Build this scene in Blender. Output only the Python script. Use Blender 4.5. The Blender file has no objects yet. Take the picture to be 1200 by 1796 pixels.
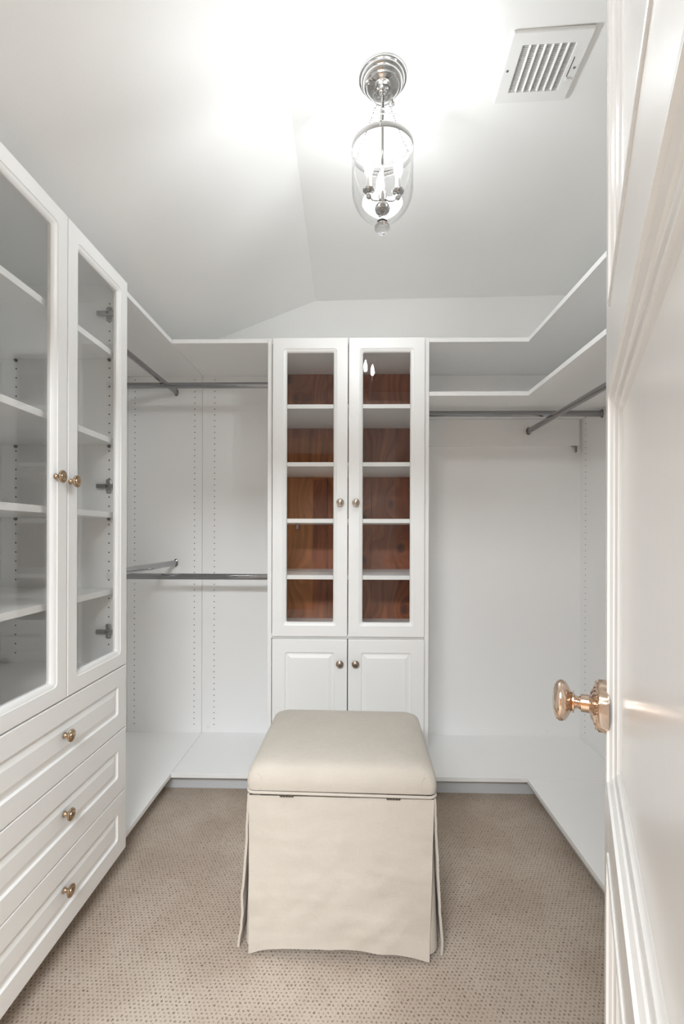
import bpy, bmesh, math, random
from mathutils import Vector, Matrix, noise

# ------------------------------------------------------------------ camera, world, lights, exposure
S = bpy.context.scene
COL = S.collection
F_PX, YAW, ROLL, CAM_Z = 824.58, 0.0209, 0.0029, 1.185
cam_d = bpy.data.cameras.new('camera'); cam = bpy.data.objects.new('camera', cam_d); COL.objects.link(cam)
cam_d.sensor_fit = 'HORIZONTAL'; cam_d.sensor_width = 36.0
cam_d.lens = F_PX / 1200 * 36.0
cam_d.shift_x = 0.0; cam_d.shift_y = 39.13 / 1200
cam_d.clip_start = 0.005
cam.matrix_world = (Matrix.Translation((0, 0, CAM_Z)) @ Matrix.Rotation(YAW, 4, 'Z')
                    @ Matrix.Rotation(math.pi / 2, 4, 'X') @ Matrix.Rotation(ROLL, 4, 'Z'))
S.camera = cam

w = bpy.data.worlds.new('world'); S.world = w; w.use_nodes = True
w.node_tree.nodes['Background'].inputs[0].default_value = (.9, .95, 1, 1)
w.node_tree.nodes['Background'].inputs[1].default_value = 0.05

def area_light(name, loc, rot, sx, sy, power, col=(1, 1, 1)):
    l = bpy.data.lights.new(name, 'AREA'); l.shape = 'RECTANGLE'; l.size = sx; l.size_y = sy
    l.energy = power; l.color = col
    o = bpy.data.objects.new(name, l); COL.objects.link(o); o.location = loc; o.rotation_euler = rot
    return o
# added fill lights in the passage, brightening the closet from the front through its doorway
area_light('passage_fill_light', (-.35, -1.45, 2.445), (math.radians(4), 0, 0), 1.6, .6, 100, (.90, .955, 1))
area_light('passage_entry_fill', (-.30, -.55, 2.44), (0, 0, 0), .8, .3, 8, (.90, .955, 1))
BULB = 130.0          # radiance of the candle bulbs in the closet lantern

S.view_settings.view_transform = 'Standard'; S.view_settings.look = 'None'
S.view_settings.gamma = 1.0; S.view_settings.use_curve_mapping = False
S.view_settings.exposure = 1.32
S.cycles.max_bounces = 14; S.cycles.diffuse_bounces = 10; S.cycles.glossy_bounces = 5; S.cycles.transmission_bounces = 10
S.cycles.transparent_max_bounces = 24; S.cycles.caustics_reflective = False; S.cycles.caustics_refractive = False; S.cycles.sample_clamp_indirect = 8

# ------------------------------------------------------------------ materials
def nt(name):
    m = bpy.data.materials.new(name); m.use_nodes = True
    return m, m.node_tree, m.node_tree.nodes, m.node_tree.links
def paint(name, col, rough=.5, spec=.5, bump=0.0, scale=300, var=.015, vscale=3, metal=0.0, coat=0.0):
    m, t, N, L = nt(name); b = N['Principled BSDF']
    b.inputs['Roughness'].default_value = rough; b.inputs['Metallic'].default_value = metal
    b.inputs['Specular IOR Level'].default_value = spec
    b.inputs['Coat Weight'].default_value = coat
    tc = N.new('ShaderNodeTexCoord'); no = N.new('ShaderNodeTexNoise'); no.inputs['Scale'].default_value = vscale
    no.inputs['Detail'].default_value = 4
    L.new(tc.outputs['Object'], no.inputs['Vector'])
    mx = N.new('ShaderNodeMix'); mx.data_type = 'RGBA'
    mx.inputs[6].default_value = tuple(max(0, c * (1 - var)) for c in col) + (1,)
    mx.inputs[7].default_value = tuple(min(1, c * (1 + var)) for c in col) + (1,)
    L.new(no.outputs['Fac'], mx.inputs[0]); L.new(mx.outputs[2], b.inputs['Base Color'])
    if bump:
        n2 = N.new('ShaderNodeTexNoise'); n2.inputs['Scale'].default_value = scale
        L.new(tc.outputs['Object'], n2.inputs['Vector'])
        bp = N.new('ShaderNodeBump'); bp.inputs['Strength'].default_value = bump; bp.inputs['Distance'].default_value = .001
        L.new(n2.outputs['Fac'], bp.inputs['Height']); L.new(bp.outputs[0], b.inputs['Normal'])
    return m
M = {}
M['wall'] = paint('wall_paint', (.885, .885, .875), .75, .3, .15, 250)
M['hall'] = paint('passage_wall_paint', (.46, .25, .10), .8, .3, .1, 250)
M['dark_room'] = paint('bedroom_wall_paint', (.42, .38, .34), .8, .2)
M['mel'] = paint('white_melamine', (.89, .89, .885), .38, .45, .05, 700)
M['edge'] = paint('white_thermofoil', (.885, .885, .875), .36, .5, .04, 600)
M['gloss'] = paint('semigloss_door_paint', (.86, .85, .835), .22, .5, .12, 30)
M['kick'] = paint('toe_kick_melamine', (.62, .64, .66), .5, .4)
M['chrome'] = paint('brushed_chrome', (.36, .36, .37), .10, .5, 0, metal=1.0)
M['polish'] = paint('polished_nickel', (.80, .78, .75), .07, .5, 0, metal=1.0)
M['lampmetal'] = paint('lantern_nickel', (.52, .51, .50), .12, .5, 0, metal=1.0)
M['brass'] = paint('antique_brass', (.50, .37, .25), .26, .5, .4, 120, .25, 60, metal=1.0)
M['pewter'] = paint('aged_nickel', (.52, .45, .38), .24, .5, .4, 120, .25, 60, metal=1.0)
M['rosegold'] = paint('worn_brass_nickel', (.72, .57, .46), .11, .5, .2, 60, .14, 40, metal=1.0)
M['hole'] = paint('drilled_hole', (.03, .03, .03), .9, .1)
M['steel'] = paint('hinge_steel', (.36, .36, .35), .35, .5, 0, metal=1.0)
M['darksteel'] = paint('dark_hinge_steel', (.12, .11, .10), .4, .5, 0, metal=.8)
M['plastic'] = paint('white_plastic', (.82, .82, .80), .35, .5)
M['vent'] = paint('white_vent_enamel', (.82, .82, .81), .35, .5)
M['ventback'] = paint('grey_damper', (.60, .60, .59), .5, .4)
M['candle'] = paint('candle_sleeve', (.85, .84, .80), .4, .4)

def glass_mat(name, ior=1.5, tint=(1, 1, 1), rough=0.0, smudge=0):
    m, t, N, L = nt(name); N.clear()
    out = N.new('ShaderNodeOutputMaterial'); mix = N.new('ShaderNodeMixShader')
    tr = N.new('ShaderNodeBsdfTransparent'); tr.inputs[0].default_value = tint + (1,)
    gl = N.new('ShaderNodeBsdfGlossy'); gl.inputs['Roughness'].default_value = rough
    fr = N.new('ShaderNodeFresnel'); fr.inputs['IOR'].default_value = ior
    # same reflectance on both faces of the pane: feed the fresnel with the front-facing normal
    # (the node inverts its IOR on back faces, so it is given the inverse there)
    ge = N.new('ShaderNodeNewGeometry'); mr = N.new('ShaderNodeMapRange'); L.new(ge.outputs['Backfacing'], mr.inputs[0])
    mr.inputs[3].default_value = ior; mr.inputs[4].default_value = 1 / ior; L.new(mr.outputs[0], fr.inputs['IOR'])
    L.new(fr.outputs[0], mix.inputs[0])
    L.new(tr.outputs[0], mix.inputs[1]); L.new(gl.outputs[0], mix.inputs[2]); L.new(mix.outputs[0], out.inputs[0])
    return m
M['pane'] = glass_mat('clear_pane_glass', 1.42, (.995, .998, .995))
M['lampglass'] = glass_mat('lantern_glass', 1.45, (.975, .975, .975))
m, t, N, L = nt('solid_glass'); b = N['Principled BSDF']
b.inputs['Transmission Weight'].default_value = 1; b.inputs['Roughness'].default_value = 0; b.inputs['IOR'].default_value = 1.45
M['solidglass'] = m
m, t, N, L = nt('lit_bulb'); b = N['Principled BSDF']
b.inputs['Base Color'].default_value = (1, 1, 1, 1); b.inputs['Emission Color'].default_value = (.93, .975, 1, 1)
b.inputs['Emission Strength'].default_value = BULB
M['bulb'] = m

def math_node(N, L, op, a, b=None, c=None):
    n = N.new('ShaderNodeMath'); n.operation = op
    for i, v in enumerate((a, b, c)):
        if v is None: continue
        if isinstance(v, (int, float)): n.inputs[i].default_value = v
        else: L.new(v, n.inputs[i])
    return n.outputs[0]
def carpet_mat():
    m, t, N, L = nt('beige_loop_carpet'); b = N['Principled BSDF']
    b.inputs['Roughness'].default_value = .95; b.inputs['Specular IOR Level'].default_value = .1
    tc = N.new('ShaderNodeTexCoord')
    nz = N.new('ShaderNodeTexNoise'); nz.inputs['Scale'].default_value = 14; nz.inputs['Detail'].default_value = 3
    L.new(tc.outputs['Object'], nz.inputs['Vector'])
    mp = N.new('ShaderNodeVectorMath'); mp.operation = 'MULTIPLY_ADD'
    L.new(nz.outputs['Color'], mp.inputs[0]); mp.inputs[1].default_value = (.007, .007, 0); L.new(tc.outputs['Object'], mp.inputs[2])
    n3 = N.new('ShaderNodeTexNoise'); n3.inputs['Scale'].default_value = 110; n3.inputs['Detail'].default_value = 1
    L.new(tc.outputs['Object'], n3.inputs['Vector'])
    mp2 = N.new('ShaderNodeVectorMath'); mp2.operation = 'MULTIPLY_ADD'
    L.new(n3.outputs['Color'], mp2.inputs[0]); mp2.inputs[1].default_value = (.0075, .0075, 0); L.new(mp.outputs[0], mp2.inputs[2])
    sp = N.new('ShaderNodeSeparateXYZ'); L.new(mp2.outputs[0], sp.inputs[0])
    u = math_node(N, L, 'DIVIDE', sp.outputs[0], .0118); v = math_node(N, L, 'DIVIDE', sp.outputs[1], .0098)
    row = math_node(N, L, 'FLOOR', v); par = math_node(N, L, 'MODULO', row, 2.0); par = math_node(N, L, 'ABSOLUTE', par)
    u2 = math_node(N, L, 'MULTIPLY_ADD', par, .5, u)
    du = math_node(N, L, 'SUBTRACT', math_node(N, L, 'FRACT', u2), .5); dv = math_node(N, L, 'SUBTRACT', math_node(N, L, 'FRACT', v), .5)
    dv = math_node(N, L, 'MULTIPLY', dv, .8)
    r = math_node(N, L, 'SQRT', math_node(N, L, 'ADD', math_node(N, L, 'MULTIPLY', du, du), math_node(N, L, 'MULTIPLY', dv, dv)))
    mr = N.new('ShaderNodeMapRange'); mr.interpolation_type = 'SMOOTHSTEP'
    L.new(r, mr.inputs[0]); mr.inputs[1].default_value = .07; mr.inputs[2].default_value = .33
    mr.inputs[3].default_value = 1; mr.inputs[4].default_value = 0
    n4 = N.new('ShaderNodeTexNoise'); n4.inputs['Scale'].default_value = 70; n4.inputs['Detail'].default_value = 2
    L.new(tc.outputs['Object'], n4.inputs['Vector'])
    amp = N.new('ShaderNodeMapRange'); L.new(n4.outputs['Fac'], amp.inputs[0]); amp.inputs[1].default_value = .3; amp.inputs[2].default_value = .7
    amp.inputs[3].default_value = .12; amp.inputs[4].default_value = 1.0
    pit = math_node(N, L, 'MULTIPLY', mr.outputs[0], amp.outputs[0])
    # worn, walked-on areas
    big = N.new('ShaderNodeTexNoise'); big.inputs['Scale'].default_value = 3.2; big.inputs['Detail'].default_value = 3
    L.new(tc.outputs['Object'], big.inputs['Vector'])
    bm_ = N.new('ShaderNodeMapRange'); L.new(big.outputs['Fac'], bm_.inputs[0]); bm_.inputs[1].default_value = .42; bm_.inputs[2].default_value = .62
    c1 = N.new('ShaderNodeMix'); c1.data_type = 'RGBA'; c1.inputs[6].default_value = (.43, .352, .286, 1); c1.inputs[7].default_value = (.51, .435, .363, 1)
    L.new(bm_.outputs[0], c1.inputs[0])
    fz = N.new('ShaderNodeTexNoise'); fz.inputs['Scale'].default_value = 600; fz.inputs['Detail'].default_value = 3
    L.new(tc.outputs['Object'], fz.inputs['Vector'])
    fr = N.new('ShaderNodeMapRange'); L.new(fz.outputs['Fac'], fr.inputs[0]); fr.inputs[1].default_value = .3; fr.inputs[2].default_value = .7
    fr.inputs[3].default_value = .82; fr.inputs[4].default_value = 1.15
    c2 = N.new('ShaderNodeVectorMath'); c2.operation = 'SCALE'; L.new(c1.outputs[2], c2.inputs[0]); L.new(fr.outputs[0], c2.inputs[3])
    c3 = N.new('ShaderNodeMix'); c3.data_type = 'RGBA'; L.new(math_node(N, L, 'MULTIPLY', pit, .88), c3.inputs[0])
    L.new(c2.outputs[0], c3.inputs[6]); c3.inputs[7].default_value = (.11, .072, .048, 1)
    L.new(c3.outputs[2], b.inputs['Base Color'])
    h = math_node(N, L, 'SUBTRACT', math_node(N, L, 'MULTIPLY', fz.outputs['Fac'], .35), pit)
    bp = N.new('ShaderNodeBump'); bp.inputs['Strength'].default_value = .55; bp.inputs['Distance'].default_value = .003
    L.new(h, bp.inputs['Height']); L.new(bp.outputs[0], b.inputs['Normal'])
    return m
M['carpet'] = carpet_mat()
def cedar_mat():
    m, t, N, L = nt('knotty_cedar'); b = N['Principled BSDF']; b.inputs['Roughness'].default_value = .45
    tc = N.new('ShaderNodeTexCoord')
    vo = N.new('ShaderNodeTexVoronoi'); vo.inputs['Scale'].default_value = 1.0; vo.feature = 'F1'
    sc = N.new('ShaderNodeMapping'); sc.inputs['Scale'].default_value = (6.5, 1, 4.2); sc.inputs['Location'].default_value = (.35, .2, .9)
    L.new(tc.outputs['Object'], sc.inputs[0]); L.new(sc.outputs[0], vo.inputs['Vector'])
    kn = N.new('ShaderNodeMapRange'); kn.interpolation_type = 'SMOOTHSTEP'; L.new(vo.outputs['Distance'], kn.inputs[0])
    kn.inputs[1].default_value = .05; kn.inputs[2].default_value = .17; kn.inputs[3].default_value = 1; kn.inputs[4].default_value = 0
    # grain lines bending around the knots
    g = N.new('ShaderNodeMapping'); g.inputs['Scale'].default_value = (34, 1, 2.2); L.new(tc.outputs['Object'], g.inputs[0])
    add = N.new('ShaderNodeVectorMath'); add.operation = 'MULTIPLY_ADD'
    cmb = N.new('ShaderNodeCombineXYZ'); ex = math_node(N, L, 'POWER', math_node(N, L, 'SUBTRACT', 1.0, vo.outputs['Distance']), 3.0)
    L.new(ex, cmb.inputs[0]); L.new(cmb.outputs[0], add.inputs[0]); add.inputs[1].default_value = (5, 0, 0); L.new(g.outputs[0], add.inputs[2])
    n1 = N.new('ShaderNodeTexNoise'); n1.inputs['Scale'].default_value = 1.2; n1.inputs['Detail'].default_value = 6; n1.inputs['Distortion'].default_value = .3
    L.new(add.outputs[0], n1.inputs['Vector'])
    r = N.new('ShaderNodeMapRange'); L.new(n1.outputs['Fac'], r.inputs[0]); r.inputs[1].default_value = .3; r.inputs[2].default_value = .7
    c = N.new('ShaderNodeMix'); c.data_type = 'RGBA'; c.inputs[6].default_value = (.16, .042, .015, 1); c.inputs[7].default_value = (.40, .120, .040, 1)
    L.new(r.outputs[0], c.inputs[0])
    c2 = N.new('ShaderNodeMix'); c2.data_type = 'RGBA'; L.new(math_node(N, L, 'MULTIPLY', kn.outputs[0], .75), c2.inputs[0])
    L.new(c.outputs[2], c2.inputs[6]); c2.inputs[7].default_value = (.06, .02, .012, 1)
    L.new(c2.outputs[2], b.inputs['Base Color'])
    return m
M['cedar'] = cedar_mat()
def linen_mat(name, col):
    m, t, N, L = nt(name); b = N['Principled BSDF']; b.inputs['Roughness'].default_value = .9
    b.inputs['Specular IOR Level'].default_value = .15; b.inputs['Sheen Weight'].default_value = .15
    tc = N.new('ShaderNodeTexCoord')
    outs = []
    for s in ((60, 60, 900), (900, 900, 60)):
        mp = N.new('ShaderNodeMapping'); mp.inputs['Scale'].default_value = s; L.new(tc.outputs['Object'], mp.inputs[0])
        n = N.new('ShaderNodeTexNoise'); n.inputs['Scale'].default_value = 1; n.inputs['Detail'].default_value = 2
        L.new(mp.outputs[0], n.inputs['Vector']); outs.append(n.outputs['Fac'])
    wv = math_node(N, L, 'ADD', outs[0], outs[1])
    n = N.new('ShaderNodeTexNoise'); n.inputs['Scale'].default_value = 7; n.inputs['Detail'].default_value = 5; L.new(tc.outputs['Object'], n.inputs['Vector'])
    f = math_node(N, L, 'MULTIPLY_ADD', wv, .35, math_node(N, L, 'MULTIPLY', n.outputs['Fac'], .6))
    r = N.new('ShaderNodeMapRange'); L.new(f, r.inputs[0]); r.inputs[1].default_value = .4; r.inputs[2].default_value = .9
    c = N.new('ShaderNodeMix'); c.data_type = 'RGBA'; c.inputs[6].default_value = tuple(x * .90 for x in col) + (1,); c.inputs[7].default_value = tuple(min(1, x * 1.05) for x in col) + (1,)
    L.new(r.outputs[0], c.inputs[0]); L.new(c.outputs[2], b.inputs['Base Color'])
    bp = N.new('ShaderNodeBump'); bp.inputs['Strength'].default_value = .25; bp.inputs['Distance'].default_value = .001
    L.new(wv, bp.inputs['Height'])
    n5 = N.new('ShaderNodeTexNoise'); n5.inputs['Scale'].default_value = 16; n5.inputs['Detail'].default_value = 3; L.new(tc.outputs['Object'], n5.inputs['Vector'])
    bp2 = N.new('ShaderNodeBump'); bp2.inputs['Strength'].default_value = .4; bp2.inputs['Distance'].default_value = .006
    L.new(n5.outputs['Fac'], bp2.inputs['Height']); L.new(bp.outputs[0], bp2.inputs['Normal'])
    L.new(bp2.outputs[0], b.inputs['Normal'])
    return m
M['linen'] = linen_mat('cream_linen', (.56, .51, .445))

# ------------------------------------------------------------------ helpers
ORIG = {}
def wloc(o):
    return ORIG.get(o.name, Vector((0, 0, 0)))
def obj(name, bm, m, parent=None, smooth=False, world=True, kind=None, label=None):
    """link bm (world coordinates, or the parent's own if world=False) as one mesh object"""
    me = bpy.data.meshes.new(name)
    if parent is not None and world: bmesh.ops.translate(bm, verts=bm.verts, vec=-wloc(parent))
    bmesh.ops.recalc_face_normals(bm, faces=bm.faces)
    bm.to_mesh(me); bm.free()
    me.materials.append(M[m] if isinstance(m, str) else m)
    if smooth:
        for p in me.polygons: p.use_smooth = True
        me.set_sharp_from_angle(angle=math.radians(38))
    o = bpy.data.objects.new(name, me); COL.objects.link(o)
    if parent is not None:
        o.parent = parent; ORIG[o.name] = wloc(parent)
    if kind: o['kind'] = kind
    if label: o['label'] = label
    if smooth == 'w':
        md = o.modifiers.new('weighted_normals', 'WEIGHTED_NORMAL'); md.keep_sharp = True; md.weight = 100
    return o
def thing(name, label, cat, loc=(0, 0, 0), rz=0, group=None):
    o = bpy.data.objects.new(name, None); COL.objects.link(o); o.empty_display_size = .05
    o.location = loc; o.rotation_euler = (0, 0, rz); o['label'] = label; o['category'] = cat
    if group: o['group'] = group
    ORIG[o.name] = Vector(loc)
    return o
def tag(o, label, cat, group=None):
    o['label'] = label; o['category'] = cat
    if group: o['group'] = group
    return o
def struct(name, bm, m, smooth=False):
    o = obj(name, bm, m, smooth=smooth); o['kind'] = 'structure'; return o
def box(bm, x0, x1, y0, y1, z0, z1, bev=0.0, seg=1):
    r = bmesh.ops.create_cube(bm, size=1.0)
    vs = r['verts']
    for v in vs:
        v.co = Vector(((x0 + x1) / 2 + v.co.x * (x1 - x0), (y0 + y1) / 2 + v.co.y * (y1 - y0), (z0 + z1) / 2 + v.co.z * (z1 - z0)))
    if bev:
        es = set(e for v in vs for e in v.link_edges)
        bmesh.ops.bevel(bm, geom=list(es), offset=bev, segments=seg, affect='EDGES', profile=.5)
def bx(*a, **k):
    bm = bmesh.new(); box(bm, *a, **k); return bm
def lathe(bm, prof, mat=Matrix(), n=24, caps=True):
    """profile of (r, z) turned about local z"""
    rings = []
    for r, z in prof:
        if r < 1e-6: rings.append([bm.verts.new(mat @ Vector((0, 0, z)))])
        else: rings.append([bm.verts.new(mat @ Vector((r * math.cos(2 * math.pi * i / n), r * math.sin(2 * math.pi * i / n), z))) for i in range(n)])
    for a, b in zip(rings, rings[1:]):
        for i in range(n):
            j = (i + 1) % n
            if len(a) == 1 and len(b) == 1: continue
            if len(a) == 1: bm.faces.new((a[0], b[j], b[i]))
            elif len(b) == 1: bm.faces.new((a[i], a[j], b[0]))
            else: bm.faces.new((a[i], a[j], b[j], b[i]))
    if caps:
        for q in (rings[0], rings[-1]):
            if len(q) > 1: bm.faces.new(q)
def frame(origin, zdir, xdir=None):
    z = Vector(zdir).normalized()
    x = Vector(xdir) if xdir else (Vector((1, 0, 0)) if abs(z.x) < .9 else Vector((0, 1, 0)))
    x = (x - z * x.dot(z)).normalized(); y = z.cross(x)
    return Matrix(((x.x, y.x, z.x, origin[0]), (x.y, y.y, z.y, origin[1]), (x.z, y.z, z.z, origin[2]), (0, 0, 0, 1)))
def tube(bm, pts, r, n=8, ry=None, up=None, caps=True):
    """tube (elliptic if ry) along a polyline"""
    pts = [Vector(p) for p in pts]; rings = []; prev = None
    for i, p in enumerate(pts):
        d = (pts[min(i + 1, len(pts) - 1)] - pts[max(i - 1, 0)]).normalized()
        if up is not None: y = Vector(up)
        else: y = prev if prev is not None else (Vector((0, 0, 1)) if abs(d.z) < .9 else Vector((0, 1, 0)))
        y = (y - d * y.dot(d)).normalized(); x = y.cross(d); prev = y
        rings.append([bm.verts.new(p + x * r * math.cos(2 * math.pi * k / n) + y * (ry or r) * math.sin(2 * math.pi * k / n)) for k in range(n)])
    for a, b in zip(rings, rings[1:]):
        for k in range(n): bm.faces.new((a[k], a[(k + 1) % n], b[(k + 1) % n], b[k]))
    if caps: bm.faces.new(rings[0]); bm.faces.new(rings[-1])
def torus(bm, mat, R, r, n=16, k=6):
    rings = []
    for i in range(n):
        a = 2 * math.pi * i / n
        rings.append([bm.verts.new(mat @ Vector(((R + r * math.cos(2 * math.pi * j / k)) * math.cos(a), (R + r * math.cos(2 * math.pi * j / k)) * math.sin(a), r * math.sin(2 * math.pi * j / k)))) for j in range(k)])
    for i in range(n):
        a, b = rings[i], rings[(i + 1) % n]
        for j in range(k): bm.faces.new((a[j], a[(j + 1) % k], b[(j + 1) % k], b[j]))
def rloop(u0, u1, v0, v1, r, k=4):
    pts = []
    r = max(r, 1e-5)
    for cu, cv, a0 in ((u1 - r, v1 - r, 0), (u0 + r, v1 - r, 90), (u0 + r, v0 + r, 180), (u1 - r, v0 + r, 270)):
        for i in range(k + 1):
            a = math.radians(a0 + 90 * i / k); pts.append((cu + r * math.cos(a), cv + r * math.sin(a)))
    return pts
def loft(bm, fn, u0, u1, v0, v1, rings, close=None, cap0=False, cap1=False, k=4):
    """rings: (inset, depth, corner radius); fn(u, v, depth) -> world point"""
    R = []
    for ins, d, rad in rings:
        R.append([bm.verts.new(fn(u, v, d)) for u, v in rloop(u0 + ins, u1 - ins, v0 + ins, v1 - ins, rad, k)])
    seq = list(zip(R, R[1:])) + ([(R[-1], R[0])] if close else [])
    for a, b in seq:
        n = len(a)
        for i in range(n): bm.faces.new((a[i], a[(i + 1) % n], b[(i + 1) % n], b[i]))
    if cap0: bm.faces.new(R[0])
    if cap1: bm.faces.new(R[-1])
def glass_rings(IN):
    return [(0, -.020, .001), (0, -.003, .001), (.001, -.001, .0015), (.003, 0, .002), (IN - .016, 0, .013), (IN - .0145, -.0022, .012),
               (IN - .0115, -.0028, .011), (IN - .0095, -.0042, .010), (IN - .005, -.0052, .008), (IN - .001, -.010, .006), (IN, -.012, .005), (IN, -.020, .005)]
PANEL_RINGS = [(0, -.020, .001), (0, -.003, .001), (.001, -.001, .0015), (.003, 0, .002), (.058, 0, .010), (.0595, -.0035, .009), (.0625, -.0062, .008),
               (.0665, -.0062, .004), (.069, -.0058, .002), (.083, -.0015, .001), (.0845, -.0012, .001)]
def glass_door(parent, fn, u0, u1, v0, v1, IN=.064, name='glass_door'):
    bm = bmesh.new(); loft(bm, fn, u0, u1, v0, v1, glass_rings(IN), close=True)
    d = obj(name, bm, 'edge', parent, smooth='w')
    bm = bmesh.new(); loft(bm, fn, u0, u1, v0, v1, [(IN - .007, -.0135, .001), (IN - .007, -.0175, .001)], cap0=True, cap1=True)
    obj('glass_pane', bm, 'pane', d, label='clear glass pane')
    return d
def panel_front(parent, fn, u0, u1, v0, v1, name):
    bm = bmesh.new(); loft(bm, fn, u0, u1, v0, v1, PANEL_RINGS, cap0=True, cap1=True)
    return obj(name, bm, 'edge', parent, smooth='w')
KNOB = [(0.0085, 0), (.0085, .002), (.0062, .004), (.0052, .009), (.0058, .013), (.0085, .015), (.0145, .0165), (.0165, .0185), (.0168, .0205),
        (.0155, .0225), (.0128, .0232), (.0122, .0225), (.0112, .0225), (.0105, .0245), (.0075, .0262), (.003, .0272), (0, .0273)]
def knob(parent, pos, out, m, sc=1.0):
    bm = bmesh.new(); lathe(bm, [(r * sc, z * sc) for r, z in KNOB], frame(pos, out), 28)
    return obj('knob', bm, m, parent, smooth=True)
def holes(parent, pts, nrm, name='shelf_pin_holes'):
    bm = bmesh.new()
    for p in pts: lathe(bm, [(.0027, -.0004), (.0027, .0004)], frame(p, nrm), 8)
    return obj(name, bm, 'hole', parent, kind='stuff', label='rows of small dark shelf pin holes')

# ------------------------------------------------------------------ measures
T = .019
XL, XR, XWL, XWR = -.8185, .7865, -1.235, 1.232
ZB, ZW = 2.1164, 2.5612
HS = CAM_Z - 1.0879          # top of the floor shelves
HT = 2.0675                  # top of the top shelves
H2 = 1.8265                  # top of the second shelf, right
CR0, CR1 = -.168, -.2035     # ceiling crease at y=0 and at the back wall
ZC, ZCR = 2.4635, 2.488
SL = .385

# ------------------------------------------------------------------ the setting
def slab(v8):
    bm = bmesh.new(); vs = [bm.verts.new(p) for p in v8]
    for f in ((0, 1, 2, 3), (7, 6, 5, 4), (0, 4, 5, 1), (1, 5, 6, 2), (2, 6, 7, 3), (3, 7, 4, 0)): bm.faces.new([vs[i] for i in f])
    return bm
fl = struct('floor', bx(-1.40, 1.36, -.12, 2.72, -.03, 0), 'carpet'); fl['label'] = 'beige looped carpet with a small dotted weave'
BW = ZW + .012
zl = ZC - SL * (1.40 - .2)
def gable(y0, y1, name, mat='wall', hole=None):
    """wall slab in x-z with the sloped top on the left"""
    prof = [(-1.40, -.03), (1.36, -.03), (1.36, ZCR + .02), (CR1, ZC + .02), (-1.40, zl + .02)]
    bm = bmesh.new()
    a = [bm.verts.new((x, y0, z)) for x, z in prof]; b = [bm.verts.new((x, y1, z)) for x, z in prof]
    bm.faces.new(a); bm.faces.new(b)
    for i in range(5): bm.faces.new((a[i], a[(i + 1) % 5], b[(i + 1) % 5], b[i]))
    return struct(name, bm, mat)
gable(BW, BW + .12, 'wall_back')
struct('wall_left', bx(XWL - .14, XWL, -.12, BW, 0, 2.075), 'wall')
struct('wall_right', bx(XWR + .012, XWR + .13, -.12, BW, 0, ZCR + .01), 'wall')
# ceiling: sloped left, almost level right, one folded slab
bm = bmesh.new()
y0, y1 = -.12, BW + .12
def crx(y): return CR0 + (CR1 - CR0) * y / ZW
low, high = [], []
for y in (y0, y1):
    c = crx(y)
    low.append([bm.verts.new(p) for p in ((-1.40, y, ZC - SL * (1.40 + c)), (c, y, ZC), (1.36, y, ZCR))])
    high.append([bm.verts.new(p) for p in ((-1.40, y, ZC - SL * (1.40 + c) + .08), (c, y, ZC + .08), (1.36, y, ZCR + .08))])
for i in range(2):
    bm.faces.new((low[0][i], low[0][i + 1], low[1][i + 1], low[1][i])); bm.faces.new((high[0][i], high[0][i + 1], high[1][i + 1], high[1][i]))
    for q in (0, 1): bm.faces.new((low[q][i], low[q][i + 1], high[q][i + 1], high[q][i]))
bm.faces.new((low[0][0], low[1][0], high[1][0], high[0][0])); bm.faces.new((low[0][2], low[1][2], high[1][2], high[0][2]))
struct('ceiling', bm, 'wall')
# front wall around the doorway the picture is taken from
bm = bmesh.new()
box(bm, -1.40, -.66, -.12, .012, 0, 2.10); box(bm, .075, 1.36, -.12, .012, 0, 2.46); box(bm, -.66, .075, -.12, .012, 2.06, 2.46)
box(bm, -.80, -.66, -.12, .012, 2.10, 2.22)
struct('wall_front', bm, 'wall')
bm = bmesh.new()   # jambs and casing of the doorway
box(bm, -.672, -.655, -.125, .017, 0, 2.06, .001); box(bm, .06, .077, -.125, .017, 0, 2.06, .001); box(bm, -.672, .077, -.125, .017, 2.045, 2.062, .001)
box(bm, -.735, -.665, -.14, -.12, 0, 2.12, .004); box(bm, .07, .14, -.14, -.12, 0, 2.12, .004); box(bm, -.735, .14, -.14, -.12, 2.055, 2.125, .004)
struct('trim_1', bm, 'gloss')
# the passage and bedroom behind the camera (seen only mirrored in the cabinet glass)
struct('floor_passage', bx(-2.2, 1.8, -5.2, -.12, -.03, 0), 'carpet')
struct('ceiling_passage', bx(-2.2, 1.8, -5.2, -.12, 2.46, 2.50), 'wall')
bm = bmesh.new(); box(bm, -2.2, -.62, -3.32, -3.20, 0, 2.46); box(bm, .55, 1.8, -3.32, -3.20, 0, 2.46); box(bm, -.62, .55, -3.32, -3.20, 2.06, 2.46)
struct('wall_passage', bm, 'hall')
bm = bmesh.new(); box(bm, -2.25, -2.2, -5.2, -.12, 0, 2.46); box(bm, 1.8, 1.85, -5.2, -.12, 0, 2.46); box(bm, -2.2, 1.8, -5.25, -5.2, 0, 2.46)
struct('wall_bedroom', bm, 'dark_room')
bm = bmesh.new(); box(bm, -.70, -.615, -3.20, -3.185, 0, 2.14, .003); box(bm, .545, .63, -3.20, -3.185, 0, 2.14, .003); box(bm, -.70, .63, -3.20, -3.185, 2.055, 2.14, .003)
struct('trim_2', bm, 'hall')
t = thing('light_switch', 'small light switch plate mirrored in the left glass door of the tall wood-backed cabinet', 'switch', (-.86, -3.20, 1.30))
obj('switch_plate', bx(-.897, -.823, -3.20, -3.194, 1.24, 1.36, bev=.002), 'darksteel', t); obj('rocker', bx(-.878, -.842, -3.194, -3.190, 1.265, 1.335, bev=.002), 'plastic', t)

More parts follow.
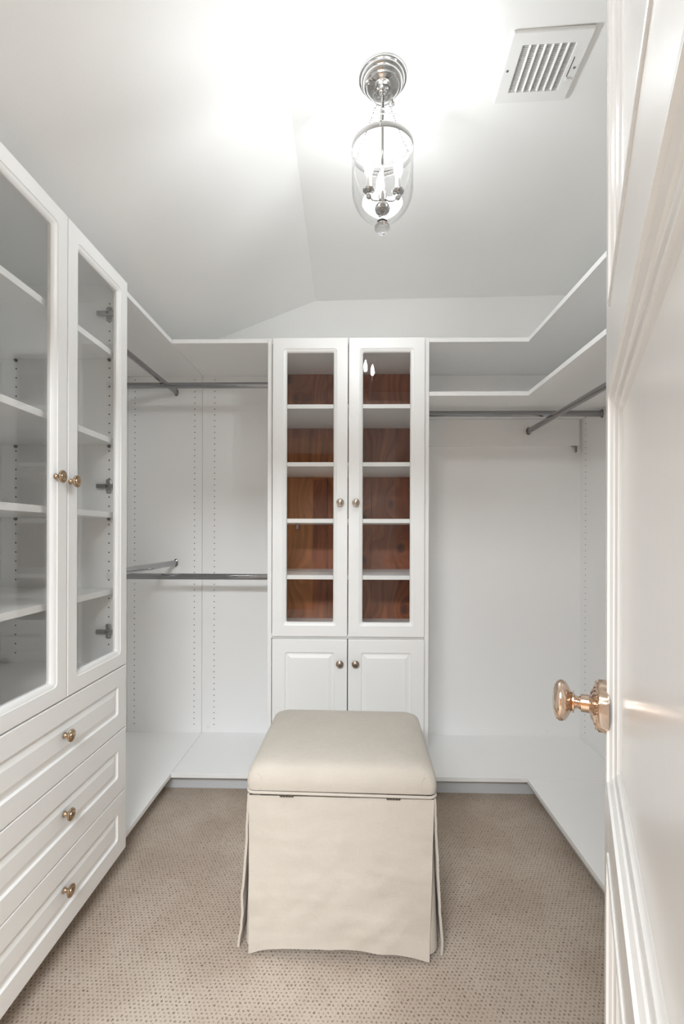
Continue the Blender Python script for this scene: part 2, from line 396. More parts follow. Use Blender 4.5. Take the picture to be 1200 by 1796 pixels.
# ------------------------------------------------------------------ tall wood-backed cabinet in the middle of the back wall
CX0, CX1 = -.381, .345
def fn_c(u, v, d): return Vector((u, ZB - .001 - .0195 - d, v))       # doors face -y
t = thing('display_cabinet', 'tall white cabinet with glass doors and brown cedar back, centred on back wall behind ottoman', 'cabinet', (-.018, 2.34, 0))
for a, b in ((CX0, CX0 + T), (CX1 - T, CX1)):
    obj('side_panel', bx(a, b, ZB, ZW, HS - T, HT, bev=.0008), 'mel', t)
    obj('base_board', bx(a, b, ZB + .067, ZW, 0, HS - T), 'kick', t)
obj('top_panel', bx(CX0 + T, CX1 - T, ZB + .001, ZW, HT - T - .005, HT - .003), 'mel', t)
obj('deck', bx(CX0 + T, CX1 - T, ZB + .001, ZW, .716, .735), 'mel', t)
obj('bottom_panel', bx(CX0 + T, CX1 - T, ZB + .001, ZW, HS - T, HS), 'mel', t)
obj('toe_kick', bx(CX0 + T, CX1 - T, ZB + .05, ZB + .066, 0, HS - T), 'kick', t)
for i, (a, b) in enumerate(((CX0 + T, -.132), (-.131, .104), (.105, CX1 - T))):
    obj('cedar_board', bx(a, b, 2.520, 2.532, .735, HT - T - .005, bev=.0008), 'cedar', t)
obj('back_panel', bx(CX0 + T, CX1 - T, 2.532, 2.545, HS, HT - T - .005), 'mel', t)
for h in (1.771, 1.510, 1.255, 1.0):
    obj('shelf', bx(CX0 + T + .001, CX1 - T - .001, ZB + .002, 2.519, h - T, h, bev=.0008), 'mel', t)
mid = -.0175
for a, b, s in ((-.3565, mid - .0018, 1), (mid + .0018, .3235, -1)):
    d = glass_door(t, fn_c, a, b, .7275, 2.0625)
    kx = (b - .033) if s > 0 else (a + .033)
    knob(d, fn_c(kx, 1.327, 0), (0, -1, 0), 'pewter')
    d = panel_front(t, fn_c, a, b, HS - .012, .7155, 'raised_panel_door')
    knob(d, fn_c(kx, .612, 0), (0, -1, 0), 'pewter')
holes(t, [(x, y, .80 + .032 * i) for i in range(0) for x in () for y in ()] + [(CX0 + T, y, .80 + .032 * i) for i in range(38) for y in (2.155, 2.485)], (1, 0, 0))
for h in (1.93, .86):
    for x, s in ((CX0 + T, 1), (CX1 - T, -1)):
        bm = bmesh.new(); box(bm, min(x, x + s * .012), max(x, x + s * .012), 2.13, 2.175, h - .008, h + .008, .002)
        box(bm, min(x, x + s * .003), max(x, x + s * .003), 2.148, 2.162, h - .024, h + .024, .001)
        obj('hinge', bm, 'steel', t)

# ------------------------------------------------------------------ tall cabinet on the left with glass doors over three drawers
LY0, LY1, LXF = .944, 1.6365, -.8105
def fn_l(u, v, d): return Vector((LXF + .0005 + .0195 + d, u, v))        # doors face +x
t = thing('storage_cabinet', 'tall white cabinet on the left, two glass doors over three drawers', 'cabinet', (-1.02, 1.29, 0))
XBK = XWL + .012
for a, b in ((LY0, LY0 + T), (LY1 - T, LY1)):
    obj('side_panel', bx(XWL + .001, LXF, a, b, HS - T, HT, bev=.0008), 'mel', t)
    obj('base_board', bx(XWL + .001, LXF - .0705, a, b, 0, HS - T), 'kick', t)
obj('top_panel', bx(XWL + .001, LXF, LY0 + T, LY1 - T, HT - T - .002, HT - .002), 'mel', t)
obj('deck', bx(XWL + .001, LXF, LY0 + T, LY1 - T, .716, .735), 'mel', t)
obj('bottom_panel', bx(XWL + .001, LXF, LY0 + T, LY1 - T, HS - T, HS), 'mel', t)
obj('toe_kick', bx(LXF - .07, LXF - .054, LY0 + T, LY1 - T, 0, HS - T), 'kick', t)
obj('back_panel', bx(XWL + .001, XWL + .010, LY0 + T, LY1 - T, HS, HT - T - .002), 'mel', t)
for h in (1.812, 1.512, 1.259, .9965):
    obj('shelf', bx(XWL + .011, LXF - .012, LY0 + T + .001, LY1 - T - .001, h - T, h, bev=.0008), 'mel', t)
gy = 1.2915
d = glass_door(t, fn_l, LY0 + .001, gy - .0015, .7295, 2.0655, .0585); knob(d, fn_l(1.237, 1.337, 0), (1, 0, 0), 'brass', 1.02)
d = glass_door(t, fn_l, gy + .0015, LY1, .7295, 2.0655, .0585); knob(d, fn_l(1.302, 1.331, 0), (1, 0, 0), 'brass', 1.02)
for z0, z1, kz in ((.5117, .7257, .629), (.2968, .5087, .412), (.0845, .2938, .202)):
    d = panel_front(t, fn_l, LY0 + .001, LY1, z0, z1, 'drawer'); knob(d, fn_l(1.279, kz, 0), (1, 0, 0), 'brass', 1.02)
YE = LY1 - T
holes(t, [(x, YE, .768 + .032 * i) for i in range(39) for x in (LXF - .034, LXF - .363)], (0, -1, 0))
for h in (1.946, 1.349, .846):                         # concealed hinges on the far side panel
    bm = bmesh.new()
    box(bm, -.8535, -.8355, YE - .003, YE, h - .025, h + .025, .004, 2)
    box(bm, -.883, -.8115, YE - .017, YE - .003, h - .0075, h + .0075, .002)
    for dz in (-.018, .018): lathe(bm, [(.004, 0), (.004, .002), (.002, .003)], frame((-.8445, YE - .003, h + dz), (0, -1, 0)), 10)
    g = obj('hinge', bm, 'steel', t, smooth=True)
    obj('hinge_screw', bx(-.8495, -.8395, YE - .0185, YE - .017, h - .005, h + .005, bev=.001), 'darksteel', g)
for h in (1.812, 1.512, 1.259):                       # shelf pins
    for x in (LXF - .034, LXF - .363):
        bm = bmesh.new(); lathe(bm, [(.0055, 0), (.0055, .004), (.003, .009), (0, .009)], frame((x, YE, h - T - .0045), (0, -1, 0)), 10)
        obj('shelf_pin', bm, 'darksteel', t)

# ------------------------------------------------------------------ back and side panels of the open bays
def hole_row(xs, z0=.1415, n=60): return [(x, ZW, z0 + .032 * i) for i in range(n) for x in xs]
t = thing('bay_panel', 'white hole-drilled panel on back wall nearest the left cabinet', 'panel', (-1.03, ZW + .006, HS), group=None)
obj('board', bx(XWL + .001, -.8215, ZW, BW - .0005, HS - T, HT - T - .0005), 'mel', t); holes(t, hole_row((-1.194, -.863)), (0, -1, 0))
t = thing('bay_panel', 'narrower white panel on back wall between vertical seam and the tall wood-backed cabinet', 'panel', (-.6, ZW + .006, HS))
obj('board', bx(-.8195, CX0 - .001, ZW, BW - .0005, HS - T, HT - T - .0005), 'mel', t); holes(t, hole_row((-.753,)), (0, -1, 0))
for x, z in ((-.785, .125),):
    bm = bmesh.new(); lathe(bm, [(.006, -.001), (.006, .001), (.004, .002)], frame((x, ZW, z), (0, -1, 0)), 14); obj('screw_cap', bm, 'plastic', t)
t = thing('bay_panel', 'wide plain white panel on back wall right of the tall wood-backed cabinet', 'panel', (.78, ZW + .006, HS))
obj('board', bx(CX1 + .001, XWR, ZW, BW - .0005, HS - T, HT - T - .0005), 'mel', t)
for x in (.421, 1.058):
    bm = bmesh.new(); lathe(bm, [(.006, -.001), (.006, .001), (.004, .002)], frame((x, ZW, .127), (0, -1, 0)), 14); obj('screw_cap', bm, 'plastic', t)
t = thing('bay_panel', 'white hole-drilled side panel on right wall, behind the door knob', 'panel', (XWR + .006, 1.7, HS))
obj('board', bx(XWR, XWR + .0115, .86, ZW, HS - T, HT - T - .0005), 'mel', t)
holes(t, [(XWR, y, .1415 + .032 * i) for i in range(60) for y in (2.505, 2.17)], (-1, 0, 0))
bm = bmesh.new(); box(bm, XR, XWR, .855, .874, 0, HT - T, .0008)
tag(obj('end_panel', bm, 'mel'), 'white upright board closing near end of right shelves, hidden by the door', 'panel')

# ------------------------------------------------------------------ shelf boards (every board is a thing)
def board(label, *a):
    o = obj('shelf_board', bx(*a, bev=.0009), 'mel'); tag(o, label, 'shelf'); return o
G = .0009
board('top shelf board running along left wall beyond the left cabinet', XWL + .001, XL - G, LY1 + .001, BW - .001, HT - T, HT)
board('top shelf board on back wall between left corner and tall wood-backed cabinet', XL + G, CX0 - .001, ZB, BW - .001, HT - T, HT)
board('topmost shelf board on back wall right of tall wood-backed cabinet', CX1 + .001, XWR + .011, ZB + G, BW - .001, HT - T, HT)
board('topmost shelf board along right wall, cut off by the door', XR, XWR + .011, .875, ZB - G, HT - T, HT)
board('second shelf board down on back wall right of tall wood-backed cabinet', CX1 + .001, XWR - .001, ZB + G, ZW - .001, H2 - T, H2)
board('second shelf board down along right wall, above the slanting rod', XR, XWR - .001, .875, ZB - G, H2 - T, H2)
board('floor-level shelf board along left wall beyond the drawers', XWL + .001, XL - G, LY1 + .001, ZW - .001, HS - T, HS)
board('floor-level shelf board at back, left of the ottoman', XL + G, CX0 - .001, ZB, ZW - .001, HS - T, HS)
board('floor-level shelf board at back, right of the ottoman', CX1 + .001, XWR - .001, ZB + G, ZW - .001, HS - T, HS)
board('floor-level shelf board along right wall, under the door knob', XR, XWR - .001, .875, ZB - G, HS - T, HS)
def kick(label, *a):
    tag(obj('toe_kick', bx(*a, bev=.0008), 'kick'), label, 'toe kick')
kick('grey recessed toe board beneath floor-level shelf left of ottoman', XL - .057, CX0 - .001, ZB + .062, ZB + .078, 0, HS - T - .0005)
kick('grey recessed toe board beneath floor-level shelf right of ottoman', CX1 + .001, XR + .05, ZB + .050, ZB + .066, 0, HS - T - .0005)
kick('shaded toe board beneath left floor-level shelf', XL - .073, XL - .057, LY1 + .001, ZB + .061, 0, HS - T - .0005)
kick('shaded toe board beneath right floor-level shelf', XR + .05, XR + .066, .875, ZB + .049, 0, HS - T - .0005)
tag(obj('mounting_cleat', bx(CX1 + .001, 1.216, ZW - .019, ZW - .0005, 1.663, H2 - T - .0008, bev=.0008), 'mel'),
    'long white mounting strip on back wall just under the right second shelf', 'cleat')
bm = bmesh.new(); box(bm, 1.203, 1.2055, ZW - .018, ZW - .001, 1.630, 1.662, .0005); box(bm, 1.180, 1.2055, ZW - .018, ZW - .001, 1.6595, 1.6625, .0005)
tag(obj('angle_bracket', bm, 'steel'), 'tiny metal angle bracket beneath right end of the mounting strip', 'bracket')

# ------------------------------------------------------------------ hanging rods: oval chrome tubes in end cups
def rod(label, p0, p1, inset=.003):
    p0, p1 = Vector(p0), Vector(p1); d = (p1 - p0).normalized(); c = (p0 + p1) / 2
    t = thing('hanging_rod', label, 'rod', tuple(c))
    bm = bmesh.new(); tube(bm, [p0 + d * inset, p1 - d * inset], .0075, 20, .0150, up=(0, 0, 1)); obj('rod_tube', bm, 'chrome', t, smooth=True)
    for p, s in ((p0, 1), (p1, -1)):
        bm = bmesh.new(); tube(bm, [p + d * s * .0004, p + d * s * .0028], .0120, 20, .0215, up=(0, 0, 1))
        b = obj('rod_bracket', bm, 'chrome', t, smooth=True)
        bm = bmesh.new(); tube(bm, [p + d * s * .0028, p + d * s * .012], .0092, 20, .0170, up=(0, 0, 1)); obj('rod_cup', bm, 'chrome', b, smooth=True)
        for dz in (-.0190, .0190):
            bm = bmesh.new(); lathe(bm, [(.0022, 0), (.0022, .0012), (0, .0018)], frame(p + d * s * .0027 + Vector((0, 0, dz)), d * s), 8)
            obj('screw', bm, 'darksteel', b)
rod('upper chrome rod running along left wall toward back panel', (-.965, LY1, 1.9615), (-.965, ZW, 1.9615))
rod('lower chrome rod running along left wall toward back panel', (-.965, LY1, 1.026), (-.965, ZW, 1.026))
rod('upper chrome rod crossing the back left bay under the top shelf', (XWL, 2.34, 1.929), (CX0, 2.34, 1.929))
rod('lower chrome rod crossing the back left bay at mid height', (XWL, 2.34, .971), (CX0, 2.34, .971))
rod('chrome rod crossing the back right bay beneath second shelf', (CX1, 2.34, 1.783), (XWR, 2.34, 1.783))
rod('slanting-looking chrome rod along right wall, its end fixed to the mounting strip', (.945, .874, 1.741), (.945, ZW - .019, 1.741))

# ------------------------------------------------------------------ skirted ottoman
OT = Vector((-.0235, 1.533, 0))
t = thing('ottoman', 'cream linen skirted ottoman with padded lid in the middle of the carpet', 'ottoman', tuple(OT), math.radians(-1.3))
HX, HY, ZT = .262, .218, .453
obj('storage_box', bx(-HX + .02, HX - .02, -HY + .02, HY - .02, .03, ZT - .006), 'linen', t, world=False)
for sx in (-1, 1):
    for sy in (-1, 1):
        bm = bmesh.new(); lathe(bm, [(.014, 0), (.018, .004), (.018, .02), (.012, .032)], Matrix.Translation((sx * (HX - .05), sy * (HY - .05), 0)), 16)
        obj('foot_glide', bm, 'darksteel', t, smooth=True, world=False)
# lid: soft rounded cushion
bm = bmesh.new()
LX, LYh = .2665, .2245
def fl3(u, v, d): return Vector((u, v, d + .010 * 0))
rg = [(.006, .462, .020), (.001, .466, .022), (-.0015, .480, .024), (-.001, .495, .026), (.0015, .508, .029), (.006, .519, .034), (.013, .528, .038), (.023, .5345, .040),
      (.038, .5395, .044), (.06, .543, .045), (.09, .546, .04), (.13, .548, .035), (.17, .549, .03), (.21, .5495, .012)]
loft(bm, fl3, -LX, LX, -LYh, LYh, rg, cap0=True, cap1=True, k=7)
for v in bm.verts:
    n = noise.noise(Vector((v.co.x * 7, v.co.y * 7, v.co.z * 9)))
    v.co.z += .0018 * n; v.co.x += .0016 * noise.noise(Vector((v.co.y * 9, v.co.z * 12, 3)))
lid = obj('lid_cushion', bm, 'linen', t, smooth=True, world=False)
for q in (-1, 1):      # curved boxing seams at both ends of the lid's front face
    bm = bmesh.new(); pts = []
    for k in range(13):
        a = math.radians(100 + 160 * k / 12); pts.append((q * (LX - .030) - q * .014 * math.cos(a) * -1 + 0, -LYh - .0006, .490 + .024 * math.sin(a)))
    tube(bm, pts, .0009, 5); obj('seam', bm, 'linen', lid, smooth=True, world=False)
bm = bmesh.new()
pl = [(u, v, .4585 + .0012 * math.sin(u * 17)) for u, v in rloop(-LX + .002, LX - .002, -LYh + .002, LYh - .002, .02, 6)]; pl.append(pl[0])
tube(bm, pl, .0042, 8, caps=False); obj('piping', bm, 'linen', t, smooth=True, world=False, label='thin cord edging between lid and skirt')
def cloth(name, fn, nu=60, nv=50, th=.0022):
    bm = bmesh.new(); g = []
    for j in range(nv + 1): g.append([bm.verts.new(fn(i / nu, j / nv)) for i in range(nu + 1)])
    for j in range(nv):
        for i in range(nu): bm.faces.new((g[j][i], g[j][i + 1], g[j + 1][i + 1], g[j + 1][i]))
    bmesh.ops.recalc_face_normals(bm, faces=bm.faces)
    bmesh.ops.solidify(bm, geom=bm.faces, thickness=th)
    return obj(name, bm, 'linen', t, smooth=True, world=False)
def skirt(side):
    sgn = -1 if side in ('front', 'left') else 1
    def fn(a, b):
        # a across 0..1, b down 0..1
        arc = math.sin(math.pi * min(max((a - .02) / .96, 0), 1)) ** .75
        hem = .010 + .022 * arc + .004 * noise.noise(Vector((a * 8, sgn * 3.3, 1.7)))
        z = ZT - .003 - b * (ZT - .003 - hem)
        wr = noise.noise(Vector((a * 3.1, b * 4.2, sgn * 5.1))) * .009 * b + noise.noise(Vector((a * 9 + b * 6, b * 5, 2.2 * sgn))) * .0032 * b + noise.noise(Vector((a * 5 - b * 9, b * 12 + a * 3, 7.2 * sgn))) * .0016
        if side in ('front', 'back'):
            half = HX - .003 - .007 * b
            x = -half + 2 * half * a
            y = sgn * (HY + .003 + .006 * b * (1 if side == 'front' else 2)) + sgn * wr
            y += sgn * .004 * math.sin(math.pi * a) * math.sin(math.pi * b)
            return Vector((x - (.006 * b if side == 'front' else 0), y, z))
        half = HY - .004
        y = -half + 2 * half * a + (.006 * b)
        fl = (.030 if side == 'left' else .024) * b ** 1.25
        x = sgn * (HX + .003 + fl) + sgn * wr
        return Vector((x, y, z))
    return fn
for s in ('front', 'back', 'left', 'right'): cloth('skirt_panel', skirt(s), th=.0022 if s in ('front', 'back') else .0065)
# inverted pleats tucked behind each corner
for sx in (-1, 1):
    for sy in (-1, 1):
        def fn(a, b, sx=sx, sy=sy):
            z = ZT - .004 - b * (ZT - .004 - .02)
            ang = a * math.pi / 2
            rx = .028 + .010 * b
            return Vector((sx * (HX - .032 + rx * math.cos(ang) + .006 * b * math.cos(ang)), sy * (HY - .034 + rx * math.sin(ang)), z))
        cloth('corner_pleat', fn, 6, 10)
for hx in (-.152, .146):
    bm = bmesh.new(); box(bm, hx - .020, hx + .020, -HY - .0075, -HY + .01, ZT - .0015, ZT + .0025)
    for k in range(5): box(bm, hx - .018 + k * .0078, hx - .0125 + k * .0078, -HY - .0085, -HY - .003, ZT - .0035, ZT + .0025, .0005)
    obj('lid_hinge', bm, 'darksteel', t, world=False, label='small dark metal lid hinge')

# ------------------------------------------------------------------ glass lantern ceiling light
LX0, LY0_ = .083, 1.322
zc = ZC + (ZCR - ZC) * (LX0 + .19) / 1.55
t = thing('ceiling_light', 'glass bell lantern hanging from round polished nickel canopy on ceiling', 'lamp', (LX0, LY0_, zc))
A = Matrix.Translation((LX0, LY0_, 0))
bm = bmesh.new(); lathe(bm, [(.0685, zc + .002), (.0685, zc - .004), (.0665, zc - .007), (.0625, zc - .008), (.0615, zc - .012), (.0585, zc - .016), (.0565, zc - .0165), (.0555, zc - .021),
                             (.051, zc - .027), (.047, zc - .028), (.045, zc - .032), (.036, zc - .039), (.022, zc - .044), (.010, zc - .046), (.006, zc - .052), (0, zc - .052)], A, 56)
cn = obj('canopy', bm, 'lampmetal', t, smooth=True)
for ang in (50, 212):
    a = math.radians(ang); p = Vector((LX0 + .047 * math.cos(a), LY0_ + .047 * math.sin(a), zc - .029))
    bm = bmesh.new(); lathe(bm, [(.003, 0), (.003, .006), (.0055, .008), (.0062, .011), (.0045, .0145), (0, .0155)], frame(p, (.3 * math.cos(a), .3 * math.sin(a), -1)), 14)
    obj('thumb_screw', bm, 'polish', cn, smooth=True)
zb = 2.412
bm = bmesh.new()
lathe(bm, [(.0245 * math.sin(math.pi * i / 14), zb - .0245 * math.cos(math.pi * i / 14)) for i in range(15)], A, 32)
obj('glass_ball', bm, 'lampglass', t, smooth=True)
torus(bm := bmesh.new(), Matrix.Translation((LX0, LY0_, zb)) @ Matrix.Rotation(0, 4, 'X'), .0255, .0014, 32, 6); obj('ball_ring', bm, 'lampmetal', t, smooth=True)
HUBZ = 2.100
bm = bmesh.new(); lathe(bm, [(.0042, zc - .045), (.0042, 2.385), (.0065, 2.380), (.0065, 2.368), (.0036, 2.364), (.0036, HUBZ + .04)], A, 12)
obj('stem', bm, 'lampmetal', t, smooth=True)
bm = bmesh.new(); lathe(bm, [(.0036, HUBZ + .05), (.010, HUBZ + .045), (.0125, HUBZ + .03), (.0105, HUBZ + .015), (.0135, HUBZ + .011), (.0205, HUBZ + .006), (.0225, HUBZ - .001), (.0195, HUBZ - .009), (.011, HUBZ - .014), (.004, HUBZ - .016), (0, HUBZ - .0165)], A, 32)
obj('hub', bm, 'lampmetal', t, smooth=True)
# glass bell
prof = [(.0905, 2.287), (.0885, 2.281), (.0858, 2.272), (.0855, 2.24), (.0855, 2.155)]
for i in range(1, 15):
    a = i / 14 * math.pi / 2; prof.append((.0855 * math.cos(a) if i < 14 else 0, 2.155 - .090 * math.sin(a)))
inner = [(max(r - .0018, 0), z + (.0018 if z < 2.155 else 0)) for r, z in prof][::-1]
inner[-1] = (.0888, 2.2872)
bm = bmesh.new(); lathe(bm, prof + inner, A, 64, caps=False)
r0 = None
glass = obj('glass_bell', bm, 'lampglass', t, smooth=True)
# ground rim of the bell
bm = bmesh.new(); torus(bm, Matrix.Translation((LX0, LY0_, 2.2872)), .0897, .0014, 56, 6); obj('rim', bm, 'candle', glass, smooth=True)
bm = bmesh.new(); lathe(bm, [(0, 2.0665), (.012, 2.0655), (.015, 2.062), (.0125, 2.0585), (.0165, 2.056), (.0205, 2.050), (.0215, 2.044), (.0185, 2.036), (.012, 2.0305), (0, 2.0285)], A, 32)
obj('finial', bm, 'solidglass', t, smooth=True, label='clear glass knob at the bottom of the bell')
bm = bmesh.new(); lathe(bm, [(.0866, 2.272), (.0874, 2.270), (.0874, 2.257), (.0866, 2.255), (.0857, 2.257), (.0857, 2.270), (.0866, 2.272)], A, 56, caps=False)
obj('band', bm, 'lampmetal', t, smooth=True, label='dark metal band around the bell')
def link_chain(bm, a, b, pitch=.0062):
    a, b = Vector(a), Vector(b); d = b - a; n = max(2, int(d.length / pitch)); dn = d.normalized()
    side = dn.cross(Vector((0, 0, 1))).normalized(); s2 = dn.cross(side)
    for i in range(n):
        c = a + d * (i + .5) / n; z = side if i % 2 else s2
        torus(bm, frame(c, z, dn) @ Matrix.Diagonal((1.35, .8, 1, 1)), .0031, .0007, 8, 4)
for ang in (-97, 25, 147):
    a = math.radians(ang); ca, sa = math.cos(a), math.sin(a)
    top = Vector((LX0 + .021 * ca, LY0_ + .021 * sa, zb - .012)); hk = Vector((LX0 + .092 * ca, LY0_ + .092 * sa, 2.268))
    bm = bmesh.new(); link_chain(bm, top, hk); obj('chain', bm, 'lampmetal', t, smooth=True, kind='stuff')
    bm = bmesh.new(); torus(bm, frame(top + Vector((.004 * ca, .004 * sa, .001)), (-sa, ca, 0)), .0068, .0009, 16, 5); obj('chain_ring', bm, 'lampmetal', t, smooth=True); bm = bmesh.new()
    pts = [hk + Vector((-.004 * ca, -.004 * sa, -.006)), hk + Vector((.004 * ca, .004 * sa, -.004)), hk + Vector((.005 * ca, .005 * sa, .003)), hk + Vector((0, 0, .006)),
           hk + Vector((-.003 * ca, -.003 * sa, .002))]
    tube(bm, pts, .0010, 6); obj('chain_hook', bm, 'lampmetal', t, smooth=True); bm = bmesh.new()
    pts = [hk + Vector((.001 * ca, .001 * sa, -.006)), hk + Vector((.007 * ca, .007 * sa, -.012)), hk + Vector((.009 * ca, .009 * sa, -.022)), hk + Vector((.004 * ca, .004 * sa, -.026))]
    tube(bm, pts, .0010, 6)
    obj('hook_tail', bm, 'lampmetal', t, smooth=True)
for ang in (94, 214, 334):
    a = math.radians(ang); ca, sa = math.cos(a), math.sin(a)
    cx, cy = LX0 + .047 * ca, LY0_ + .047 * sa
    bm = bmesh.new(); tube(bm, [(LX0 + .010 * ca, LY0_ + .010 * sa, HUBZ + .022), (LX0 + .02 * ca, LY0_ + .02 * sa, HUBZ + .014), (LX0 + .034 * ca, LY0_ + .034 * sa, HUBZ + .010), (cx, cy, HUBZ + .018)], .0026, 8)
    arm = obj('arm', bm, 'lampmetal', t, smooth=True)
    B = Matrix.Translation((cx, cy, HUBZ + .018))
    bm = bmesh.new(); lathe(bm, [(0, -.009), (.0055, -.008), (.0082, -.003), (.0080, .002), (.005, .0055), (.0045, .0075), (.0125, .009), (.0165, .013), (.0168, .0155), (.0125, .0165), (.0125, .0185), (.0085, .0190), (.0085, .022), (0, .022)], B, 24)
    obj('bobeche', bm, 'lampmetal', arm, smooth=True)
    bm = bmesh.new(); lathe(bm, [(.0072, .0215), (.0072, .052), (0, .052)], B, 18); obj('candle_sleeve', bm, 'candle', arm, smooth=True)
    bm = bmesh.new(); lathe(bm, [(.0052, .052), (.0075, .057), (.0105, .066), (.0118, .078), (.0108, .090), (.0082, .102), (.0045, .112), (.0015, .120), (0, .122)], B, 20)
    obj('bulb', bm, 'bulb', arm, smooth=True, label='lit white candle bulb')

# ------------------------------------------------------------------ air register in the ceiling
zv = ZC + (ZCR - ZC) * (.516 + .19) / 1.55 - .0005
t = thing('air_vent', 'square white louvred air vent in ceiling at top right', 'vent', (.516, 1.304, zv), math.radians(-2.2))
def fv(u, v, d): return Vector((u, v, -d))
bm = bmesh.new()
loft(bm, fv, -.1025, .1025, -.100, .100, [(0, 0, .003), (0, .007, .003), (.002, .0088, .003), (.0325, .0088, .001), (.0335, .0080, .001), (.0335, .001, .001)], k=2)
vf = obj('face_plate', bm, 'vent', t, world=False)
obj('damper', bx(-.070, .070, -.067, .067, -.0012, 0), 'ventback', t, world=False)
bm = bmesh.new()
for i in range(26): box(bm, -.069, .069, -.065 + i * .0051, -.0635 + i * .0051, -.0030, -.0012)
obj('damper_fins', bm, 'ventback', t, world=False, kind='stuff', label='fine grey fins of the damper')
for i in range(6):
    x = -.069 + .0198 * (i + 1)
    bm = bmesh.new(); bm2 = [(-.0024, -.0022), (-.0016, -.0020), (.0026, -.0080), (.0018, -.0084)]
    vs = [[bm.verts.new((x + a, y, b)) for a, b in bm2] for y in (-.0665, .0665)]
    bm.faces.new(vs[0]); bm.faces.new(vs[1])
    for q in range(4): bm.faces.new((vs[0][q], vs[0][(q + 1) % 4], vs[1][(q + 1) % 4], vs[1][q]))
    obj('louver', bm, 'vent', t, world=False)
bm = bmesh.new(); box(bm, .0775, .0795, -.030, .030, -.0092, -.0089); obj('lever_slot', bm, 'hole', t, world=False)
bm = bmesh.new(); box(bm, .0765, .0805, .024, .032, -.016, -.0089, .001); box(bm, .0765, .0875, .029, .033, -.0175, -.0150, .001); obj('lever', bm, 'vent', t, world=False)
for sx in (-1, 1):
    bm = bmesh.new(); lathe(bm, [(.0036, 0), (.0032, .0012), (0, .0018)], frame((sx * .0900, 0, -.0088), (0, 0, -1)), 10); obj('screw', bm, 'chrome', t, world=False)

# ------------------------------------------------------------------ the open panelled door at the right
DA = math.radians(25.45)                     # direction of the leaf from the depth axis
dr = Vector((math.sin(DA), math.cos(DA), 0)); dn = Vector((-dr.y, dr.x, 0))
FAR = Vector((.3310, .62, 0)); DW = .645; DT = .035; DH = 2.032
H0 = FAR - dr * DW
t = bpy.data.objects.new('door_1', None); COL.objects.link(t); t.location = H0; t.rotation_euler = (0, 0, math.pi / 2 - DA); t['kind'] = 'structure'
t['label'] = 'open white panelled door swung along the right edge'
ORIG['door_1'] = H0
# local frame: x along the leaf from hinge to latch, y = face towards the camera, z up; face at y = 0
Z0 = .012
def dbx(*a, **k): return bx(*a, **k)
ST = .083
PAN = ((.215, .812), (.902, 1.345), (1.455, 1.925))
for a, b in ((0, ST), (DW - ST, DW)): obj('stile', bx(a, b, -DT, 0, Z0, DH, bev=.0012), 'gloss', t, world=False)
zz = [Z0] + [q for p in PAN for q in p] + [DH]
for i in range(0, 8, 2): obj('rail', bx(ST, DW - ST, -DT, 0, zz[i], zz[i + 1]), 'gloss', t, world=False)
def fd(u, v, d): return Vector((u, d, v))
def fdb(u, v, d): return Vector((u, -DT - d, v))
for z0, z1 in PAN:
    obj('panel', bx(ST - .004, DW - ST + .004, -DT + .011, -.011, z0 - .004, z1 + .004), 'gloss', t, world=False)
    for f in (fd, fdb):
        bm = bmesh.new()
        loft(bm, f, ST - .006, DW - ST + .006, z0 - .006, z1 + .006, [(0, -.001, .001), (0, .0012, .001), (.0015, .0022, .001), (.0055, .0022, .001), (.0068, -.0004, .001), (.0085, -.0006, .001),
             (.0125, -.0030, .001), (.0138, -.0030, .001), (.0150, -.0048, .001), (.0190, -.0052, .001), (.0205, -.0066, .001), (.0245, -.0068, .001), (.0262, -.0092, .001), (.0300, -.0100, .001), (.0320, -.0112, .001)], k=1)
        obj('moulding', bm, 'gloss', t, world=False, smooth='w')
KX, KZ = DW - .062, .9815
kn = bpy.data.objects.new('door_knob', None); COL.objects.link(kn); kn.parent = t; kn.location = (KX, 0, KZ); kn['label'] = 'oval brass and nickel door knob on round rose'
ORIG[kn.name] = Vector()
fk = frame((0, 0, 0), (0, 1, 0), (1, 0, 0))
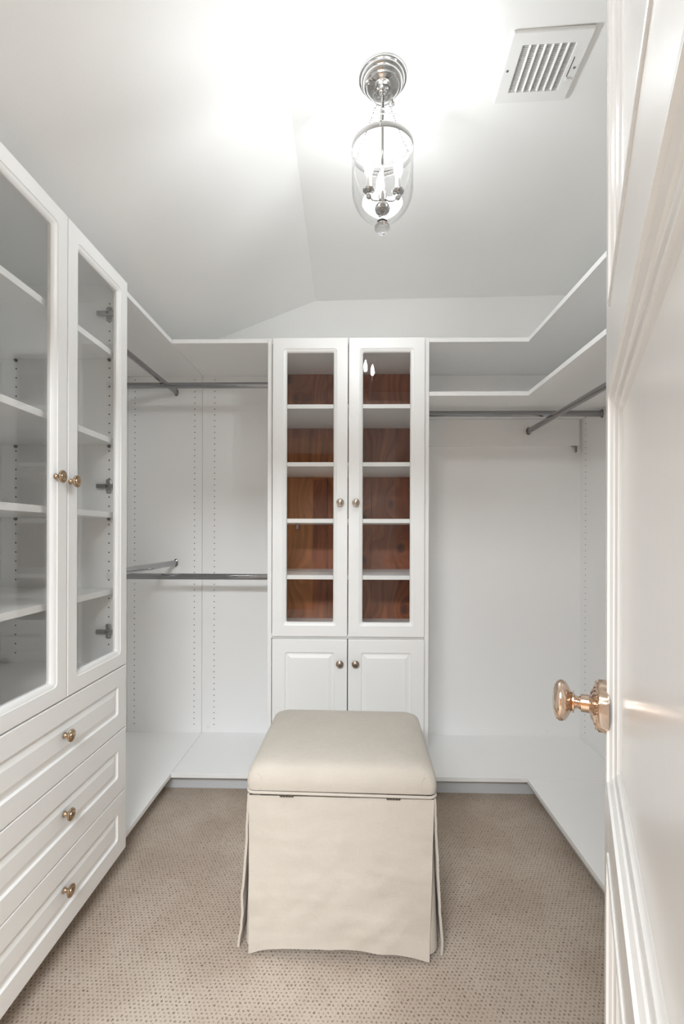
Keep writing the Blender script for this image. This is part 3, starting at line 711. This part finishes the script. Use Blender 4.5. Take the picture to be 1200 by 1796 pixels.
bm = bmesh.new(); lathe(bm, [(.0300, 0), (.0305, .002), (.0305, .0100), (.0285, .0118), (.0262, .0122), (.0235, .0150), (.0200, .0160), (.0165, .0185), (.0120, .0190)], fk, 44)
rs = obj('rose', bm, 'rosegold', kn, smooth=True, world=False)
bm = bmesh.new()
for i in range(48):
    a = 2 * math.pi * i / 48; p = Vector((.0272 * math.cos(a), .0126, .0272 * math.sin(a)))
    lathe(bm, [(0, -.0013), (.0011, -.0006), (.0011, .0006), (0, .0013)], Matrix.Translation(p), 6, caps=False)
bm_b = bm
bm = bmesh.new(); lathe(bm, [(.0120, .0185), (.0105, .020), (.0105, .0285), (.0085, .0295), (.0070, .0315), (.0080, .0345), (.0100, .0360), (.0130, .0365), (.0130, .0378), (.0100, .0382)], fk, 32)
obj('shank', bm, 'rosegold', kn, smooth=True, world=False)
bm = bmesh.new(); lathe(bm, [(.0095, .0375), (.0120, .0395), (.0175, .0425), (.0222, .0455), (.0240, .0490), (.0240, .0520), (.0222, .0553), (.0195, .0565), (.0190, .0572), (.0130, .0590), (.0060, .0600), (0, .0602)], fk @ Matrix.Diagonal((1.0, 1.02, 1, 1)), 40)
obj('grip', bm, 'rosegold', kn, smooth=True, world=False)
# beading: a ring of small beads on the rose
o = obj('beading', bm_b, 'rosegold', kn, world=False, smooth=True, kind='stuff')
# back side knob and hinges
bm = bmesh.new(); lathe(bm, [(.0300, 0), (.0305, .010), (.0235, .015), (.0105, .020), (.0080, .034), (.0130, .037), (.0222, .0455), (.0240, .0510), (.0195, .0565), (0, .0600)], frame((KX, -DT, KZ), (0, -1, 0)), 32)
obj('back_knob', bm, 'rosegold', t, smooth=True, world=False)
for hz in (.25, 1.05, 1.80):
    bm = bmesh.new(); lathe(bm, [(.0, 0), (.006, .001), (.006, .089), (0, .09)], Matrix.Translation((-.004, -.006 + .0035, hz)), 12); obj('hinge', bm, 'rosegold', t, smooth=True, world=False)
bm = bmesh.new(); box(bm, DW - .0005, DW + .0008, -.029, -.006, KZ - .03, KZ + .03, .0003); obj('latch_plate', bm, 'rosegold', t, world=False)
